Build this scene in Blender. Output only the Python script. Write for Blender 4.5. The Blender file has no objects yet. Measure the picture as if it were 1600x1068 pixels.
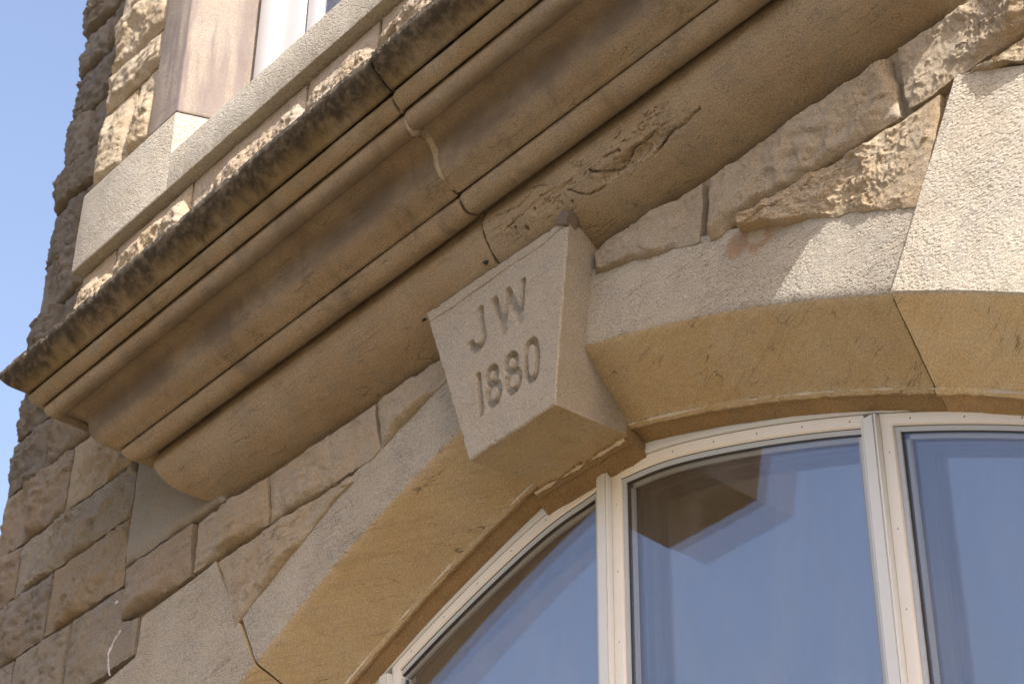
import bpy, bmesh, math, random
import numpy as np
from mathutils import Matrix, Vector

# ------------------------------------------------------------------ camera, sky, sun, exposure
# Wall frame: X right along the facade, Y into the wall (facade plane y = 0), Z up, origin near the crown of the arch.
FPX = 3186.2008925
RM = np.array([[0.64601046, 0.76324727, 0.01113931], [-0.42568105, 0.37233181, -0.82472096], [-0.63361355, 0.52803657, 0.56543015]])
CAM = np.array([4.70281959, -4.0, -4.0])
GROUND = -5.6

sc = bpy.context.scene
cam_d = bpy.data.cameras.new('camera'); cam = bpy.data.objects.new('camera', cam_d); sc.collection.objects.link(cam)
cam_d.sensor_width = 36; cam_d.lens = FPX * 36 / 1600; cam_d.clip_start = .1; cam_d.clip_end = 3000
m = Matrix(((RM[0][0], -RM[1][0], -RM[2][0], CAM[0]), (RM[0][1], -RM[1][1], -RM[2][1], CAM[1]), (RM[0][2], -RM[1][2], -RM[2][2], CAM[2]), (0, 0, 0, 1)))
cam.matrix_world = m
cam_d.dof.use_dof = True; cam_d.dof.focus_distance = 7.3; cam_d.dof.aperture_fstop = 7.1
sc.camera = cam

SUN = Vector((3.45, -1.0, 2.85)).normalized()
world = bpy.data.worlds.new('World'); sc.world = world; world.use_nodes = True
wn = world.node_tree; bg = wn.nodes['Background']
sky = wn.nodes.new('ShaderNodeTexSky'); sky.sky_type = 'NISHITA'; sky.sun_disc = False
sky.sun_elevation = math.asin(SUN.z); sky.sun_rotation = math.atan2(SUN.x, SUN.y)
sky.air_density = 1.5; sky.dust_density = 4.0; sky.ozone_density = 1.2; sky.altitude = 50
wb = wn.nodes.new('ShaderNodeMix'); wb.data_type = 'RGBA'; wb.blend_type = 'MULTIPLY'; wb.inputs['Factor'].default_value = 1; wb.inputs[7].default_value = (1.05, .955, 1.01, 1)   # slight violet cast of the clear sky
wn.links.new(sky.outputs[0], wb.inputs[6]); wn.links.new(wb.outputs[2], bg.inputs[0]); bg.inputs[1].default_value = .15
sun_d = bpy.data.lights.new('sun', 'SUN'); sun_d.energy = 5.0; sun_d.angle = math.radians(.53); sun_d.color = (1, .955, .90)
sun = bpy.data.objects.new('sun', sun_d); sc.collection.objects.link(sun)
sun.rotation_euler = SUN.to_track_quat('Z', 'Y').to_euler(); sun.location = (8, -6, 8)
vs = sc.view_settings; vs.view_transform = 'Standard'; vs.look = 'None'; vs.exposure = 1.02; vs.gamma = 1; vs.use_curve_mapping = False
sc.cycles.max_bounces = 7; sc.cycles.diffuse_bounces = 3; sc.cycles.transparent_max_bounces = 24

# ------------------------------------------------------------------ helpers
COL = sc.collection
def at(px, py, y=0.0):
    """point of the plane Y = y that the photograph shows at pixel (px, py)"""
    d = np.array([(px - 800) / FPX, (py - 534) / FPX, 1.0]) @ RM
    t = (y - CAM[1]) / d[1]
    return CAM + d * t

rng = np.random.default_rng(5)
PERM = np.concatenate([rng.permutation(256)] * 3)
GR = rng.normal(size=(256, 3)); GR /= np.linalg.norm(GR, axis=1)[:, None]
def perlin(P):
    I = np.floor(P).astype(int); F = P - I; I &= 255
    U = F * F * F * (F * (F * 6 - 15) + 10); out = 0
    for dx in (0, 1):
        for dy in (0, 1):
            for dz in (0, 1):
                h = PERM[PERM[PERM[I[..., 0] + dx] + I[..., 1] + dy] + I[..., 2] + dz]
                g = GR[h]
                d = g[..., 0] * (F[..., 0] - dx) + g[..., 1] * (F[..., 1] - dy) + g[..., 2] * (F[..., 2] - dz)
                w = (U[..., 0] if dx else 1 - U[..., 0]) * (U[..., 1] if dy else 1 - U[..., 1]) * (U[..., 2] if dz else 1 - U[..., 2])
                out = out + w * d
    return out * 1.5
def fbm(P, octv=4, lac=2.1, gain=.5):
    a, s, o = 1.0, 0, 0
    for i in range(octv):
        o = o + a * perlin(P * lac ** i + i * 17.3); s += a; a *= gain
    return o / s
def ridged(P, octv=4):
    a, o = 1.0, 0
    for i in range(octv):
        o = o + a * (1 - np.abs(perlin(P * 2.1 ** i + i * 9.7)) * 2); a *= .5
    return o / 1.9
def sst(a, b, x):
    t = np.clip((x - a) / (b - a), 0, 1); return t * t * (3 - 2 * t)

def seg_dist(X, Z, P):
    best = np.full(X.shape, 9.0)
    for a_, b_ in zip(P[:-1], P[1:]):
        ab = b_ - a_; l2 = ab @ ab + 1e-12; t = np.clip(((X - a_[0]) * ab[0] + (Z - a_[1]) * ab[1]) / l2, 0, 1)
        best = np.minimum(best, np.hypot(X - a_[0] - t * ab[0], Z - a_[1] - t * ab[1]))
    return best
def link(o, parent=None):
    COL.objects.link(o)
    if parent is not None:
        o.parent = parent; o.matrix_parent_inverse = parent.matrix_world.inverted()
    return o
def mesh(name, V, F, mat, parent=None, smooth=True, color=None, label=None):
    me = bpy.data.meshes.new(name); me.from_pydata([tuple(v) for v in V], [], [tuple(int(i) for i in f) for f in F])
    me.materials.append(mat)
    bm = bmesh.new(); bm.from_mesh(me); bmesh.ops.recalc_face_normals(bm, faces=bm.faces); bm.to_mesh(me); bm.free()
    if smooth:
        me.polygons.foreach_set('use_smooth', [True] * len(me.polygons))
        me.set_sharp_from_angle(angle=math.radians(52 if smooth is True else smooth))
    o = bpy.data.objects.new(name, me)
    if color is not None: o.color = (*color, 1)
    if label: o['label'] = label
    return link(o, parent)
def empty(name, loc, parent=None, label=None):
    o = bpy.data.objects.new(name, None); o.location = loc; o.empty_display_size = .2
    o.matrix_world = Matrix.Translation(loc)
    if label: o['label'] = label
    link(o, parent); bpy.context.view_layer.update()
    return o
def box_vf(x0, x1, y0, y1, z0, z1):
    V = [(x, y, z) for x in (x0, x1) for y in (y0, y1) for z in (z0, z1)]
    return V, [(0, 1, 3, 2), (4, 6, 7, 5), (0, 4, 5, 1), (2, 3, 7, 6), (0, 2, 6, 4), (1, 5, 7, 3)]
def grid_faces(n, k, base=0, closed=False):
    F = []
    for i in range(n - 1):
        for j in range(k - 1 if not closed else k):
            a = base + i * k + j; b = base + i * k + (j + 1) % k
            F.append((a, b, b + k, a + k))
    return F
def catmull(P, n=8, closed=False):
    P = [np.array(p, float) for p in P]; out = []
    N = len(P)
    for i in range(N if closed else N - 1):
        g = lambda k: P[k % N] if closed else P[min(max(k, 0), N - 1)]
        p0, p1, p2, p3 = g(i - 1), g(i), g(i + 1), g(i + 2)
        for t in np.linspace(0, 1, n, endpoint=False):
            out.append(.5 * (2 * p1 + (p2 - p0) * t + (2 * p0 - 5 * p1 + 4 * p2 - p3) * t * t + (3 * p1 - p0 - 3 * p2 + p3) * t ** 3))
    if not closed: out.append(P[-1])
    return np.array(out)
def resample(P, n):
    P = np.array(P, float); L = np.r_[0, np.cumsum(np.linalg.norm(np.diff(P, axis=0), axis=1))]
    s = np.linspace(0, L[-1], n)
    return np.stack([np.interp(s, L, P[:, k]) for k in range(P.shape[1])], 1)

# ------------------------------------------------------------------ materials
class NT:
    def __init__(s, name):
        s.m = bpy.data.materials.new(name); s.m.use_nodes = True; s.t = s.m.node_tree; s.N = s.t.nodes; s.L = s.t.links
        s.b = s.N['Principled BSDF']
    def n(s, typ, **kw):
        o = s.N.new(typ)
        for k, v in kw.items(): setattr(o, k, v)
        return o
    def set(s, sock, v):
        if hasattr(v, 'is_output') or isinstance(v, bpy.types.NodeSocket): s.L.new(v, sock)
        else: sock.default_value = v
    def math(s, op, a, b=None, clamp=False):
        o = s.n('ShaderNodeMath', operation=op, use_clamp=clamp); s.set(o.inputs[0], a)
        if b is not None: s.set(o.inputs[1], b)
        return o.outputs[0]
    def vmath(s, op, a, b):
        o = s.n('ShaderNodeVectorMath', operation=op); s.set(o.inputs[0], a); s.set(o.inputs[1], b); return o.outputs[0]
    def noise(s, vec, scale, detail=4, rough=.55, dist=0):
        o = s.n('ShaderNodeTexNoise'); s.L.new(vec, o.inputs['Vector']); o.inputs['Scale'].default_value = scale
        o.inputs['Detail'].default_value = detail; o.inputs['Roughness'].default_value = rough; o.inputs['Distortion'].default_value = dist
        return o.outputs['Fac']
    def voro(s, vec, scale, feature='F1'):
        o = s.n('ShaderNodeTexVoronoi', feature=feature); s.L.new(vec, o.inputs['Vector']); o.inputs['Scale'].default_value = scale
        return o.outputs['Distance']
    def ramp(s, fac, a, b, lo=0.0, hi=1.0):
        o = s.n('ShaderNodeMapRange', interpolation_type='SMOOTHSTEP'); s.L.new(fac, o.inputs['Value'])
        for k, v in (('From Min', a), ('From Max', b), ('To Min', lo), ('To Max', hi)): o.inputs[k].default_value = v
        return o.outputs[0]
    def mix(s, fac, a, b, mode='MIX'):
        o = s.n('ShaderNodeMix', data_type='RGBA', blend_type=mode); s.set(o.inputs['Factor'], fac)
        for k, v in ((6, a), (7, b)):
            s.set(o.inputs[k], v if isinstance(v, bpy.types.NodeSocket) else (*v, 1))
        return o.outputs[2]
    def bump(s, h, dist, strength=1.0, nrm=None):
        o = s.n('ShaderNodeBump'); s.L.new(h, o.inputs['Height']); o.inputs['Distance'].default_value = dist; o.inputs['Strength'].default_value = strength
        if nrm is not None: s.L.new(nrm, o.inputs['Normal'])
        return o.outputs[0]

def stone_mat(name, base, warm, grey, pick=0.0, specks=.5, grain=.0022, bed=.5, rand=True, extra=None):
    t = NT(name); tc = t.n('ShaderNodeTexCoord'); P = tc.outputs['Object']; oi = t.n('ShaderNodeObjectInfo')
    W = P
    if rand:
        cv = t.n('ShaderNodeCombineXYZ'); r = t.math('MULTIPLY', oi.outputs['Random'], 37.0)
        for k in range(3): t.L.new(r, cv.inputs[k])
        P = t.vmath('ADD', P, cv.outputs[0])
    big = t.noise(P, 2.3, 5, .6); mid = t.noise(P, 9, 5, .6, .4); fine = t.noise(P, 210, 3, .75); fine2 = t.noise(P, 620, 2, .6)
    c = t.mix(t.ramp(big, .35, .68), base, warm)
    c = t.mix(t.math('MULTIPLY', t.ramp(mid, .42, .72), .55), c, grey)
    # bedding streaks of the sandstone
    mp = t.n('ShaderNodeMapping'); mp.inputs['Scale'].default_value = (1.6, 1.6, 26); mp.inputs['Rotation'].default_value = (0, .16, 0); t.L.new(P, mp.inputs['Vector'])
    bn = t.noise(mp.outputs[0], 2.2, 4, .65, .6)
    c = t.mix(t.math('MULTIPLY', t.ramp(bn, .52, .74), bed * .5), c, tuple(v * .62 for v in warm))
    c = t.mix(t.math('MULTIPLY', t.ramp(bn, .45, .25), bed * .3), c, tuple(min(v * 1.3, .8) for v in base))
    mc = t.n('ShaderNodeMapping'); mc.inputs['Scale'].default_value = (1, 1, 13); mc.inputs['Rotation'].default_value = (.1, .3, 0); t.L.new(P, mc.inputs['Vector'])
    ck = t.math('ABSOLUTE', t.math('SUBTRACT', t.noise(mc.outputs[0], 2.2, 3, .5), .5)); ck = t.math('MULTIPLY', t.ramp(ck, .008, .002), t.ramp(t.noise(P, 5.5, 3), .48, .64))
    c = t.mix(t.math('MULTIPLY', ck, bed * 1.0, True), c, tuple(v * .3 for v in warm))
    # per-stone tint
    c = t.mix(1.0, c, oi.outputs['Color'], 'MULTIPLY')
    # grain, dark specks, pits
    gr = t.ramp(fine, .3, .7, .68, 1.26); c = t.mix(1.0, c, t.mix(0, (1, 1, 1), (1, 1, 1)), 'MULTIPLY') if False else c
    g = t.n('ShaderNodeMix', data_type='RGBA', blend_type='MULTIPLY'); g.inputs['Factor'].default_value = 1; t.L.new(c, g.inputs[6])
    gg = t.math('MULTIPLY', gr, t.ramp(fine2, .3, .7, .86, 1.14)); cc = t.n('ShaderNodeCombineColor')
    for k in range(3): t.L.new(gg, cc.inputs[k])
    t.L.new(cc.outputs[0], g.inputs[7]); c = g.outputs[2]
    vd = t.voro(P, 120); vm = t.ramp(t.noise(P, 11, 4, .7), .42, .62)
    pit = t.math('MULTIPLY', t.ramp(vd, .26, .13), vm)
    c = t.mix(t.math('MULTIPLY', pit, specks), c, (.06, .048, .035))
    if extra: c = extra(t, c, W, P)
    t.L.new(c, t.b.inputs['Base Color']); t.b.inputs['Roughness'].default_value = .92; t.b.inputs['Specular IOR Level'].default_value = .22
    h = t.math('ADD', t.math('MULTIPLY', fine, .8), t.math('MULTIPLY', fine2, .25)); h = t.math('SUBTRACT', h, t.math('ADD', t.math('MULTIPLY', pit, .5), t.math('MULTIPLY', ck, .6 * min(bed * 2, 1))))
    nrm = t.bump(h, grain)
    if pick:
        mq = t.n('ShaderNodeMapping'); mq.inputs['Scale'].default_value = (1, 1, 1.9); mq.inputs['Rotation'].default_value = (0, -.25, 0); t.L.new(P, mq.inputs['Vector'])
        dn = t.n('ShaderNodeTexNoise'); t.L.new(mq.outputs[0], dn.inputs['Vector']); dn.inputs['Scale'].default_value = 45; dn.inputs['Detail'].default_value = 2
        dv = t.vmath('ADD', mq.outputs[0], t.vmath('MULTIPLY', dn.outputs['Color'], (.016, .016, .016)))
        pk = t.ramp(t.voro(dv, 62), .12, .55); pk = t.math('ADD', pk, t.math('MULTIPLY', t.noise(P, 150, 3, .7), .9))
        pk = t.math('MULTIPLY', pk, t.ramp(t.noise(P, 3.7, 4, .6), .32, .6, .35, 1.25)); nrm = t.bump(pk, pick, 1.0, nrm)
    nrm = t.bump(mid, .006, 1, nrm)
    t.L.new(nrm, t.b.inputs['Normal'])
    return t.m

OCH = (.345, .308, .248); WARM = (.325, .27, .195); GREY = (.31, .295, .27)
def cornice_stain(t, c, W, P):
    sp = t.n('ShaderNodeSeparateXYZ'); t.L.new(W, sp.inputs[0]); X, Y, Z = sp.outputs
    mp = t.n('ShaderNodeMapping'); mp.inputs['Scale'].default_value = (1, .5, .5); t.L.new(W, mp.inputs['Vector'])
    n1 = t.noise(mp.outputs[0], 9, 5, .65, .3); n2 = t.noise(W, 24, 4, .6); n3 = t.noise(W, 3.1, 4, .6)
    # soot held in the hollow, in long patches
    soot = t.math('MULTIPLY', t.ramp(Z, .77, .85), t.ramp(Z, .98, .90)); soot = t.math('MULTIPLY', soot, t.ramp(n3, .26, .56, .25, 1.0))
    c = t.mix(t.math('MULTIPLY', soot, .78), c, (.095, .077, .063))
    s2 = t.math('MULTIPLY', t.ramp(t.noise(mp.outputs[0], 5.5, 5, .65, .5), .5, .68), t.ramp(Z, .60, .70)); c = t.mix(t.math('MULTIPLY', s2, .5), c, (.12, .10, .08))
    # algae and black crust of the top members
    up = t.ramp(Z, .985, 1.05); c = t.mix(t.math('MULTIPLY', t.math('MULTIPLY', up, t.ramp(n3, .3, .6)), .62), c, (.16, .12, .045))
    cr = t.math('ADD', t.ramp(Z, 1.06, 1.19), t.math('MULTIPLY', t.math('SUBTRACT', n1, .5), 1.6)); cr = t.math('MULTIPLY', t.ramp(cr, -.25, .5), t.ramp(Z, 1.045, 1.09))
    c = t.mix(t.math('MULTIPLY', cr, .93), c, t.mix(t.ramp(n2, .4, .7), (.034, .028, .02), (.12, .1, .075)))
    li = t.math('MULTIPLY', t.ramp(Z, 1.15, 1.18), t.ramp(t.noise(W, 42, 3), .62, .7)); c = t.mix(t.math('MULTIPLY', li, .8), c, (.38, .33, .2))
    return c
M_CORN = stone_mat('cornice_sandstone', (.30, .247, .178), (.27, .208, .135), (.23, .21, .182), specks=.9, grain=.003, bed=.45, rand=False, extra=cornice_stain)
M_ROCK = stone_mat('rock_faced_sandstone', OCH, WARM, GREY, specks=.7, grain=.005, bed=.45)
def rust(t, c, W, P):
    d = t.n('ShaderNodeVectorMath', operation='DISTANCE'); w2 = t.n('ShaderNodeMapping'); w2.inputs['Scale'].default_value = (1, 0, 1.9); t.L.new(W, w2.inputs['Vector'])
    t.L.new(w2.outputs[0], d.inputs[0]); d.inputs[1].default_value = (1.135, 0, .13)
    e = t.math('ADD', d.outputs['Value'], t.math('MULTIPLY', t.math('SUBTRACT', t.noise(W, 17, 4, .6), .5), .22))
    c = t.mix(t.math('MULTIPLY', t.ramp(e, .15, .085), .6), c, (.30, .165, .075)); return t.mix(t.math('MULTIPLY', t.ramp(e, .06, .045), .8), c, (.42, .37, .30))
def mauve(t, c, W, P):
    mp = t.n('ShaderNodeMapping'); mp.inputs['Scale'].default_value = (1, 1, .12); t.L.new(W, mp.inputs['Vector'])
    n = t.noise(mp.outputs[0], 11, 5, .6); n2 = t.noise(W, 1.7, 3)
    return t.mix(t.math('MULTIPLY', t.ramp(n, .40, .6), t.ramp(n2, .3, .6, .55, 1.0)), c, (.165, .138, .13))
M_DRESS = stone_mat('dressed_sandstone', (.425, .40, .34), (.39, .355, .29), (.38, .37, .335), pick=.0026, specks=.55, grain=.003, bed=.5, extra=rust)
M_SOFF = stone_mat('smooth_soffit_sandstone', (.47, .39, .25), (.44, .345, .20), (.43, .375, .275), specks=.5, grain=.0022, bed=.75)
M_LIP = stone_mat('grimy_arris_sandstone', (.36, .26, .145), (.30, .21, .105), (.24, .19, .13), specks=.6, grain=.004, bed=.2)
M_KEY = stone_mat('keystone_sandstone', (.40, .375, .32), (.385, .352, .288), (.365, .355, .322), specks=.7, grain=.004, bed=.12)
M_JAMB = stone_mat('stained_jamb_sandstone', (.27, .245, .21), (.25, .22, .18), (.225, .205, .19), specks=.5, grain=.004, bed=.0, extra=mauve)
M_SILL = stone_mat('sill_sandstone', (.42, .395, .335), (.395, .36, .295), (.375, .36, .325), pick=.003, specks=.7, grain=.004, bed=.2)
def mortar_mat():
    t = NT('lime_mortar'); tc = t.n('ShaderNodeTexCoord'); P = tc.outputs['Object']
    n = t.noise(P, 14, 6, .65); f = t.noise(P, 160, 3, .7)
    c = t.mix(t.ramp(n, .35, .65), (.26, .215, .15), (.35, .30, .225)); c = t.mix(t.ramp(f, .55, .72), c, (.12, .1, .08))
    t.L.new(c, t.b.inputs['Base Color']); t.b.inputs['Roughness'].default_value = .95
    t.L.new(t.bump(t.math('ADD', n, t.math('MULTIPLY', f, .4)), .012), t.b.inputs['Normal']); return t.m
M_MORT = mortar_mat()
def plain(name, col, rough=.5, var=.08, scale=30, bump=.0, spec=.4, metal=0):
    t = NT(name); tc = t.n('ShaderNodeTexCoord'); n = t.noise(tc.outputs['Object'], scale, 4, .6)
    c = t.mix(n, tuple(v * (1 - var) for v in col), tuple(min(1, v * (1 + var)) for v in col)); t.L.new(c, t.b.inputs['Base Color'])
    t.b.inputs['Roughness'].default_value = rough; t.b.inputs['Specular IOR Level'].default_value = spec; t.b.inputs['Metallic'].default_value = metal
    if bump: t.L.new(t.bump(n, bump), t.b.inputs['Normal'])
    return t.m
M_FRAME = plain('cream_frame_paint', (.72, .70, .64), .42, .05, 18, .0008)
M_POST = plain('grey_white_frame_paint', (.61, .64, .645), .45, .05, 18, .0008)
M_WHITE = plain('white_frame_paint', (.56, .56, .57), .4, .04, 14, .0006)
M_WOOD = plain('brown_timber', (.30, .19, .11), .7, .3, 22, .002)
M_RUBBER = plain('black_rubber', (.04, .04, .044), .6, .2, 40)
M_SPACER = plain('grey_spacer_bar', (.33, .34, .34), .5, .05, 40)
M_BEAD = plain('grey_glazing_bead', (.42, .46, .50), .5, .05, 40)
M_SLATE = plain('dark_slate', (.13, .105, .085), .85, .3, 30, .004)
M_BLACK = plain('black_metal', (.012, .012, .013), .5, .3, 40)
M_LIME = plain('old_lime', (.52, .46, .36), .9, .25, 90, .004)
M_DRIP = plain('white_droppings', (.48, .46, .47), .8, .15, 120, .003)
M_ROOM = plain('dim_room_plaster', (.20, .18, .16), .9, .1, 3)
def glass_mat(name, r0, tint):
    t = NT(name); N = t.N; N.remove(t.b); out = N['Material Output']
    geo = t.n('ShaderNodeNewGeometry'); dp = t.n('ShaderNodeVectorMath', operation='DOT_PRODUCT')
    t.L.new(geo.outputs['Normal'], dp.inputs[0]); t.L.new(geo.outputs['Incoming'], dp.inputs[1])
    c = t.math('ABSOLUTE', dp.outputs['Value']); f = t.math('POWER', t.math('SUBTRACT', 1.0, c), 5.0)
    f = t.math('ADD', t.math('MULTIPLY', f, 1 - r0), r0, True)
    tr = t.n('ShaderNodeBsdfTransparent'); tr.inputs[0].default_value = (*tint, 1)
    gl = t.n('ShaderNodeBsdfGlossy'); gl.inputs['Roughness'].default_value = 0.0; gl.inputs['Color'].default_value = (.90, .85, .92, 1)
    tc = t.n('ShaderNodeTexCoord'); t.L.new(t.bump(t.noise(tc.outputs['Object'], 1.6, 1), .0012), gl.inputs['Normal'])
    mx = t.n('ShaderNodeMixShader'); t.L.new(f, mx.inputs[0]); t.L.new(tr.outputs[0], mx.inputs[1]); t.L.new(gl.outputs[0], mx.inputs[2]); df = t.n('ShaderNodeBsdfDiffuse'); df.inputs[0].default_value = (.55, .53, .5, 1); m2 = t.n('ShaderNodeMixShader')
    dm = t.n('ShaderNodeMapping'); dm.inputs['Scale'].default_value = (1, 1, .25); t.L.new(tc.outputs['Object'], dm.inputs['Vector'])
    t.L.new(t.math('ADD', t.ramp(t.noise(dm.outputs[0], 6, 5, .65), .45, .75, .004, .035), t.ramp(t.noise(tc.outputs['Object'], 160, 2), .68, .74, 0, .08)), m2.inputs[0]); t.L.new(mx.outputs[0], m2.inputs[1]); t.L.new(df.outputs[0], m2.inputs[2])
    t.L.new(m2.outputs[0], out.inputs['Surface'])
    return t.m
M_GLASS = glass_mat('window_glass', .09, (.97, .985, .98)); M_GLASS2 = glass_mat('coated_glass', .17, (.95, .97, .96))
def ground_mat():
    t = NT('gravel_paving'); tc = t.n('ShaderNodeTexCoord'); P = tc.outputs['Object']
    n = t.noise(P, .7, 6, .6); f = t.noise(P, 22, 4, .7); c = t.mix(n, (.16, .116, .06), (.195, .143, .076)); c = t.mix(t.math('MULTIPLY', f, .3), c, (.09, .065, .035))
    t.L.new(c, t.b.inputs['Base Color']); t.b.inputs['Roughness'].default_value = .95; t.L.new(t.bump(f, .01), t.b.inputs['Normal']); return t.m

# ------------------------------------------------------------------ ground and the building
V, F = box_vf(-900, 900, -900, 900, GROUND - .5, GROUND)
g = mesh('ground', V, F, ground_mat(), None, False); g['kind'] = 'structure'

bld = empty('stone_building', (0, .3, GROUND), None, 'sandstone building with corbelled bay, carved keystone and arched window'); bld['category'] = 'building'
wall = empty('outer_wall', (-1.0, .3, GROUND), bld, 'wall of rock-faced sandstone blocks in courses')

# arch geometry: two arcs meeting at a slightly pointed crown
AR, AA, AZ = 6.77481509, 1.40329436, -6.49873226
XS = 2.55                                   # springing
def az(x, off=0.0):
    x = np.asarray(x, float); return np.sqrt(np.maximum((AR + off) ** 2 - (np.abs(x) + AA) ** 2, .01)) + AZ
def apt(x, off):
    """point at radial offset off from the intrados point above x"""
    s = 1.0 if x >= 0 else -1.0; dx = abs(x) + AA; z = float(az(x)); n = np.array([dx, z - AZ]) / AR
    return np.array([s * (abs(x) + n[0] * off), z + n[1] * off])

# wall core (mortar seen in the joints), with the arched opening
def wall_core():
    V, F = [], []
    xs = np.r_[-4.22, np.linspace(-XS - .35, XS + .35, 60), 5.5]; zt = 9.0
    for y in (.026, .5):
        for x in xs:
            zb = float(apt(np.clip(x, -XS, XS), .12)[1]) if abs(x) < XS + .2 else GROUND
            V += [(x, y, zb), (x, y, zt)]
    n = len(xs)
    for i in range(n - 1):
        a = 2 * i; F += [(a, a + 1, a + 3, a + 2), (a + 2 * n, a + 2 + 2 * n, a + 3 + 2 * n, a + 1 + 2 * n), (a, a + 2, a + 2 + 2 * n, a + 2 * n), (a + 1, a + 1 + 2 * n, a + 3 + 2 * n, a + 3)]
    F += [(0, 2 * n, 2 * n + 1, 1), (2 * n - 2, 2 * n - 1, 4 * n - 1, 4 * n - 2)]
    return V, F
V, F = wall_core(); mesh('mortar_bed', V, F, M_MORT, wall, False)
V, F = box_vf(-4.2, 5.5, .49, 6, GROUND, 9.0); F = [f for i, f in enumerate(F) if i != 2]
mesh('inner_room', V, F, M_ROOM, wall, False)

def rock(name, sides, seed, parent, mat=None, y0=0.0, out=.045, amp=1.0, res=.012, tint=(1, 1, 1), ew=.04, flat=False, back=.06, label=None, sharp=1.0, base=.010, fine=.0035, jit=.010, lean=0.0, ledge=.007, facet=.17):
    """one rock-faced block: sides = top (L>R), right (T>B), bottom (L>R), left (T>B) as polylines in (x, z)"""
    r = np.random.default_rng(seed)
    T, Rr, B, L = [np.array(s, float) for s in sides]
    L[0], L[-1], Rr[0], Rr[-1] = T[0], B[0], T[-1], B[-1]
    ln = lambda P: np.linalg.norm(np.diff(P, axis=0), axis=1).sum()
    W = max(ln(T), ln(B), .05); H = max(ln(Rr), ln(L), .05)
    n = int(np.clip(W / res, 6, 160)); k = int(np.clip(H / res, 6, 110))
    T, B, Rr, L = resample(T, n), resample(B, n), resample(Rr, k), resample(L, k)
    u = np.linspace(0, 1, n)[:, None, None]; v = np.linspace(0, 1, k)[None, :, None]
    S = (1 - v) * T[:, None] + v * B[:, None] + (1 - u) * L[None] + u * Rr[None] - ((1 - u) * (1 - v) * T[0] + u * (1 - v) * T[-1] + (1 - u) * v * B[0] + u * v * B[-1])
    x, z = S[..., 0], S[..., 1]; off = r.uniform(0, 60, 3)
    Q = np.stack([x, np.zeros_like(x), z], -1) + off
    x = x + jit * perlin(Q * 11) + .4 * jit * perlin(Q * 37); z = z + jit * perlin(Q * 11 + 40) + .4 * jit * perlin(Q * 37 + 9)
    uu, vv = u[..., 0] * np.ones((1, k)), v[..., 0] * np.ones((n, 1))
    # real distance to the edges
    d = np.minimum(np.minimum(uu, 1 - uu) * W, np.minimum(vv, 1 - vv) * H)
    e = sst(0, 1, d / (ew * (1 + .5 * perlin(Q * 5 + 3))))
    e = .35 * e + .65 * np.sqrt(np.clip(e, 0, 1))
    cx, cz = x.mean(), z.mean()
    pl = np.full_like(x, .085)
    for q in range(7):                     # chiselled facets
        th = r.uniform(0, 6.28); sl = r.uniform(.08, .42) * sharp; c0 = out + r.uniform(-.016, .03)
        pl = np.minimum(pl, c0 + sl * .5 * ((x - cx) * math.cos(th) + (z - cz) * math.sin(th)) + .006 * perlin(Q * 13 + q * 7))
    h = np.maximum(pl, .004)
    h = h + amp * (.022 * fbm(Q * 3.6, 3) + .006 * fbm(Q * 15, 4) + .002 * fbm(Q * 40, 2) + fine * fbm(Q * 85, 3) + .003 * fbm(Q * 22 + 5, 3))
    zz = z * 16 + 2.2 * fbm(Q * 3 + 50, 2) + 1.2 * x; fr = zz - np.floor(zz)
    h = h + amp * ledge * (sst(0, .25, fr) - fr) * sst(-.05, .25, perlin(Q * 2.5 + 70))      # broken ledges along the bedding
    ns = max(10, int(W * H * 420)); sx = r.uniform(x.min(), x.max(), ns); sz = r.uniform(z.min(), z.max(), ns); ca = r.uniform(-1, 1, ns); cb = r.uniform(-1, 1, ns); cc = r.uniform(-1, 1, ns)
    wx = x + .018 * fbm(Q * 9 + 13, 3); wz = z * 1.25 + .018 * fbm(Q * 9 + 29, 3)
    ii = np.argmin((wx[..., None] - sx) ** 2 + (wz[..., None] - sz * 1.25) ** 2, -1)
    h = h + amp * (.0032 * cc[ii] + facet * .5 * (ca[ii] * (x - sx[ii]) + cb[ii] * (z - sz[ii])))
    h = h * (1 - lean * sst(.66, .90, 1 - vv) )
    if flat: h = .012 + .0025 * fbm(Q * 12, 4)
    y = y0 - (base + e * np.maximum(h, .003) + amp * .0015 * perlin(Q * 60))
    V = np.stack([x, y, z], -1).reshape(-1, 3).tolist(); F = grid_faces(n, k)
    ring = [i * k for i in range(n)] + [(n - 1) * k + j for j in range(1, k)] + [i * k + k - 1 for i in range(n - 2, -1, -1)] + [j for j in range(k - 2, 0, -1)]
    b0 = len(V); V += [(V[i][0], y0 + back, V[i][2]) for i in ring]; R = len(ring)
    F += [(ring[i], ring[(i + 1) % R], b0 + (i + 1) % R, b0 + i) for i in range(R)]
    F.append(tuple(range(b0, b0 + R)))
    o = mesh(name, V, F, mat or M_ROCK, parent, 60, tint, label)
    return o, (x, y, z)
def quad(TL, TR, BR, BL): return [TL, TR], [TR, BR], [BL, BR], [TL, BL]
def cell(x0, x1, z0, z1, g=.006): return quad((x0 + g, z1 - g), (x1 - g, z1 - g), (x1 - g, z0 + g), (x0 + g, z0 + g))
TR_ = np.random.default_rng(77)
def tint(warm=0.0, val=1.0):
    k = TR_.uniform(.86, 1.1) * val; w = TR_.uniform(-.06, .06) + warm
    return (k * (1 + w * .4), k, k * (1 - w))

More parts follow.
